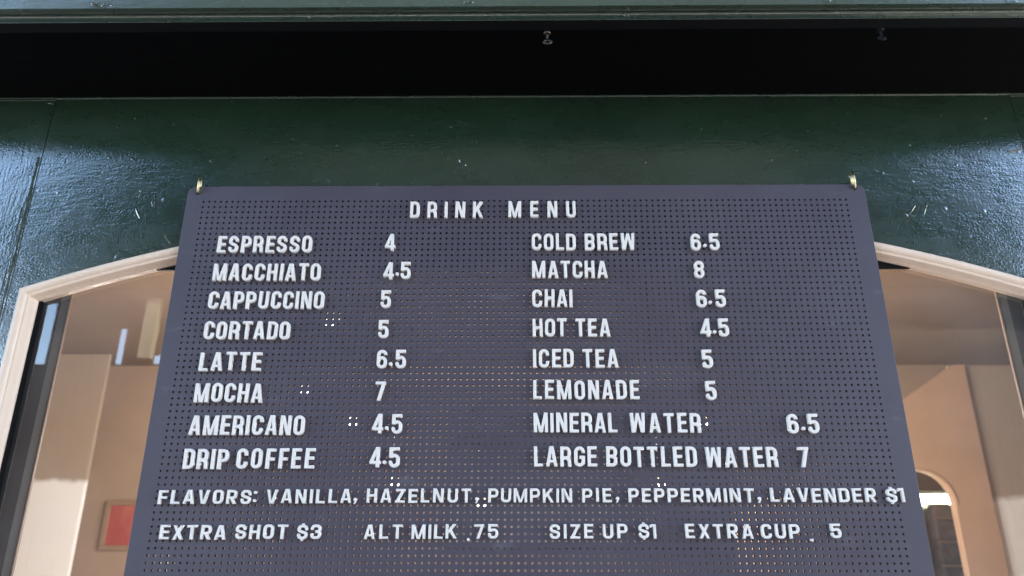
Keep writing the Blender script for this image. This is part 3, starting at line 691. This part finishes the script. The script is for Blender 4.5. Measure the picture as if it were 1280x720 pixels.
# word, x from, x to (at half height), top row, bottom row, style, phrase naming it
RUNS = [
 ('DRINK', 513, 604, 253.7, 274.2, 'A', 'DRINK in the title'), ('MENU', 635, 719.5, 253.3, 273.6, 'A', 'MENU in the title'),
 ('ESPRESSO', 273.5, 391, 296.2, 317.3, 'A', 'ESPRESSO'), ('4', 482.5, 495, 294.5, 315.5, 'A', '#ESPRESSO'),
 ('MACCHIATO', 268, 402, 330.6, 352.4, 'A', 'MACCHIATO'), ('4', 480.5, 492.8, 329, 350.5, 'A', '#MACCHIATO'), ('5', 501.8, 514, 329, 350.5, 'A', '#MACCHIATO'),
 ('CAPPUCCINO', 262, 406.3, 365.6, 387.6, 'A', 'CAPPUCCINO'), ('5', 477, 489, 363.9, 386, 'A', '#CAPPUCCINO'),
 ('CORTADO', 256.7, 364, 402.6, 425.6, 'A', 'CORTADO'), ('5', 474, 486.5, 401, 424, 'A', '#CORTADO'),
 ('LATTE', 251, 328.2, 440.6, 465, 'A', 'LATTE'), ('6', 471.7, 484, 438.2, 462, 'A', '#LATTE'), ('5', 495.3, 508, 438.2, 462, 'A', '#LATTE'),
 ('MOCHA', 245, 330, 479.8, 504, 'A', 'MOCHA'), ('7', 470, 482, 477.3, 501.5, 'A', '#MOCHA'),
 ('AMERICANO', 238.3, 382, 519.6, 544.5, 'A', 'AMERICANO'), ('4', 466.3, 479.5, 518, 543, 'A', '#AMERICANO'), ('5', 490.5, 503.2, 518, 543, 'A', '#AMERICANO'),
 ('DRIP', 231.3, 287.5, 561.6, 587, 'A', 'DRIP in DRIP COFFEE'), ('COFFEE', 297.5, 394.3, 560.8, 586.5, 'A', 'COFFEE in DRIP COFFEE'), ('4', 463.5, 476.5, 559.3, 585, 'A', '#DRIP COFFEE'), ('5', 487.5, 500.3, 559.3, 585, 'A', '#DRIP COFFEE'),
 ('COLD', 664.5, 719.7, 293.2, 314.2, 'A', 'COLD in COLD BREW'), ('BREW', 730.5, 793, 293, 314.2, 'A', 'BREW in COLD BREW'), ('6', 862.5, 874.5, 293.2, 314.5, 'A', '#COLD BREW'), ('5', 886, 898, 293.2, 314.5, 'A', '#COLD BREW'),
 ('MATCHA', 664.7, 759.4, 327.5, 349, 'A', 'MATCHA'), ('8', 866.2, 879.4, 327.8, 349, 'A', '#MATCHA'),
 ('CHAI', 665, 715.6, 362.8, 385.4, 'A', 'CHAI'), ('6', 869.5, 882, 363, 385.5, 'A', '#CHAI'), ('5', 893, 905.6, 363, 385.5, 'A', '#CHAI'),
 ('HOT', 665.5, 708, 398.8, 422.3, 'A', 'HOT in HOT TEA'), ('TEA', 719, 762.6, 398.8, 422.3, 'A', 'TEA in HOT TEA'), ('4', 874.6, 887.8, 399, 422.5, 'A', '#HOT TEA'), ('5', 897, 909.6, 399, 422.5, 'A', '#HOT TEA'),
 ('ICED', 666, 717, 437.1, 460.6, 'A', 'ICED in ICED TEA'), ('TEA', 728, 772.7, 437.1, 460.6, 'A', 'TEA in ICED TEA'), ('5', 877, 890, 438, 461.2, 'A', '#ICED TEA'),
 ('LEMONADE', 666.3, 798.3, 475.8, 500.2, 'A', 'LEMONADE'), ('5', 881, 894.4, 476.8, 501.2, 'A', '#LEMONADE'),
 ('MINERAL', 666.8, 771, 516, 542, 'A', 'MINERAL in MINERAL WATER'), ('WATER', 787, 875, 516, 542, 'A', 'WATER in MINERAL WATER'), ('6', 982.6, 996, 518, 543, 'A', '#MINERAL WATER'), ('5', 1008, 1022, 518, 543, 'A', '#MINERAL WATER'),
 ('LARGE', 667.2, 745.8, 558, 584.5, 'A', 'LARGE in LARGE BOTTLED WATER'), ('BOTTLED', 757, 870.3, 558, 584.5, 'A', 'BOTTLED in LARGE BOTTLED WATER'), ('WATER', 881, 970.5, 558.5, 585, 'A', 'WATER in LARGE BOTTLED WATER'), ('7', 997, 1010, 559.5, 585, 'A', '#LARGE BOTTLED WATER'),
 ('FLAVORS', 200, 315, 612.8, 630.2, 'B', 'FLAVORS'), ('VANILLA', 334.5, 440.5, 611.8, 629.3, 'B', 'VANILLA'), ('HAZELNUT', 459, 589.2, 611.2, 628.6, 'B', 'HAZELNUT'), ('PUMPKIN', 610, 715, 610.8, 628.3, 'B', 'PUMPKIN'), ('PIE', 727, 764, 610.6, 628, 'B', 'PIE in PUMPKIN PIE'),
 ('PEPPERMINT', 785, 941, 610.6, 628, 'B', 'PEPPERMINT'), ('LAVENDER', 962, 1093, 610.6, 628, 'B', 'LAVENDER'), ('$', 1106, 1118.5, 610.6, 628, 'B', '#LAVENDER'), ('1', 1121, 1128, 610.6, 628, 'B', '#LAVENDER'),
 ('EXTRA', 201.5, 284, 656.4, 674.2, 'B', 'EXTRA in EXTRA SHOT'), ('SHOT', 296, 360, 656, 674, 'B', 'SHOT in EXTRA SHOT'), ('$', 372.5, 385.5, 656, 674, 'B', '#EXTRA SHOT'), ('3', 389.5, 402, 656, 674, 'B', '#EXTRA SHOT'),
 ('ALT', 455.5, 503.5, 655.6, 673.6, 'B', 'ALT in ALT MILK'), ('MILK', 515, 571, 655.6, 673.6, 'B', 'MILK in ALT MILK'), ('7', 593, 605, 655.6, 673.6, 'B', '#ALT MILK'), ('5', 610, 623, 655.6, 673.6, 'B', '#ALT MILK'),
 ('SIZE', 686.8, 741, 655.2, 673, 'B', 'SIZE in SIZE UP'), ('UP', 753, 784, 655.2, 673, 'B', 'UP in SIZE UP'), ('$', 798, 810.5, 655.2, 673, 'B', '#SIZE UP'), ('1', 812, 818.8, 655.2, 673, 'B', '#SIZE UP'),
 ('EXTRA', 856, 940, 655.2, 673, 'B', 'EXTRA in EXTRA CUP'), ('CUP', 950, 998, 655.2, 673, 'B', 'CUP in EXTRA CUP'), ('5', 1036.5, 1050, 655.2, 673, 'B', '#EXTRA CUP'),
]
# dots, commas and the colon: x centre, y centre
MARKS = [('.', 497, 344.5, 'A', '#MACCHIATO'), ('.', 489, 456, 'A', '#LATTE'), ('.', 484, 536, 'A', '#AMERICANO'), ('.', 481, 578, 'A', '#DRIP COFFEE'),
 ('.', 880, 308, 'A', '#COLD BREW'), ('.', 887, 379, 'A', '#CHAI'), ('.', 892, 416, 'A', '#HOT TEA'), ('.', 1003, 536, 'A', '#MINERAL WATER'),
 ('.', 585.5, 675, 'B', '#ALT MILK'), ('.', 1013.5, 675, 'B', '#EXTRA CUP'), (':', 320, 621, 'B', 'FLAVORS'),
 (',', 444.5, 626, 'B', 'VANILLA'), (',', 596, 625.5, 'B', 'HAZELNUT'), (',', 771, 625, 'B', 'PUMPKIN PIE'), (',', 948, 625, 'B', 'PEPPERMINT')]
rng = random.Random(21)
ORD = ['first', 'second', 'third', 'fourth']
def put(ch, style, x, zz, name, label, cat):
    me, w = letter_mesh(ch, style)
    o = bpy.data.objects.new(name, me); COL.objects.link(o)
    o.location = (x+rng.gauss(0, .00012), -.0001, zz+rng.gauss(0, .00022)); o.rotation_euler = (rng.gauss(0, .006), rng.gauss(0, .011), rng.gauss(0, .01))
    return tag(o, label, cat, 'white push letters on the menu board')
fits = {'A': [], 'B': []}
for text, x0, x1, yt, yb2, st, ph in RUNS:
    ym = (yt+yb2)/2; a = at(x0, ym, 0); b = at(x1, ym, 0); H, W, t, dep = STY[st]
    zt_, zb_ = at((x0+x1)/2, yt, 0).z, at((x0+x1)/2, yb2, 0).z
    fits[st].append(zt_-zb_)
    zbase = (zt_+zb_)/2-H/2
    ws = [gwidth(c, W, t)*H for c in text]; n = len(text)
    gap = ((b.x-a.x)-sum(ws))/(n-1) if n > 1 else 0
    x = a.x if n > 1 else (a.x+b.x)/2-ws[0]/2
    if n > 2: print(text, 'gap', round(gap*1000, 2), 'cap', round((zt_-zb_)*1000, 1))
    seen = {}
    for c, wc in zip(text, ws):
        k = seen.get(c, 0); seen[c] = k+1
        if ph[0] == '#':
            what = 'dollar sign' if c == '$' else 'number '+c
            put(c, st, x+wc/2, zbase, 'push_dollar_sign' if c == '$' else 'push_number', f'white plastic {what} in the price of {ph[1:]}', 'dollar sign' if c == '$' else 'number')
        else:
            which = f'{ORD[k]} {c}' if text.count(c) > 1 else f'only {c}'
            put(c, st, x+wc/2, zbase, 'push_letter', f'white plastic letter, {which} of {ph}', 'letter')
        x += wc+gap
print('cap A', np.mean(fits['A']), 'cap B', np.mean(fits['B']))
for c, x, y, st, ph in MARKS:
    p = at(x, y, 0); H = STY[st][0]; me, w = letter_mesh(c, st)
    zc = {'.': 0, ':': .48, ',': .15}[c]*H
    nm, cat = {'.': ('push_dot', 'dot'), ':': ('push_colon', 'colon'), ',': ('push_comma', 'comma')}[c]
    lab = f'white plastic dot in the price of {ph[1:]}' if c == '.' else f'white plastic {cat} standing right after the word {ph}'.replace('word PUMPKIN PIE', 'words PUMPKIN PIE')
    put(c, st, p.x, p.z-zc, nm, lab, cat)
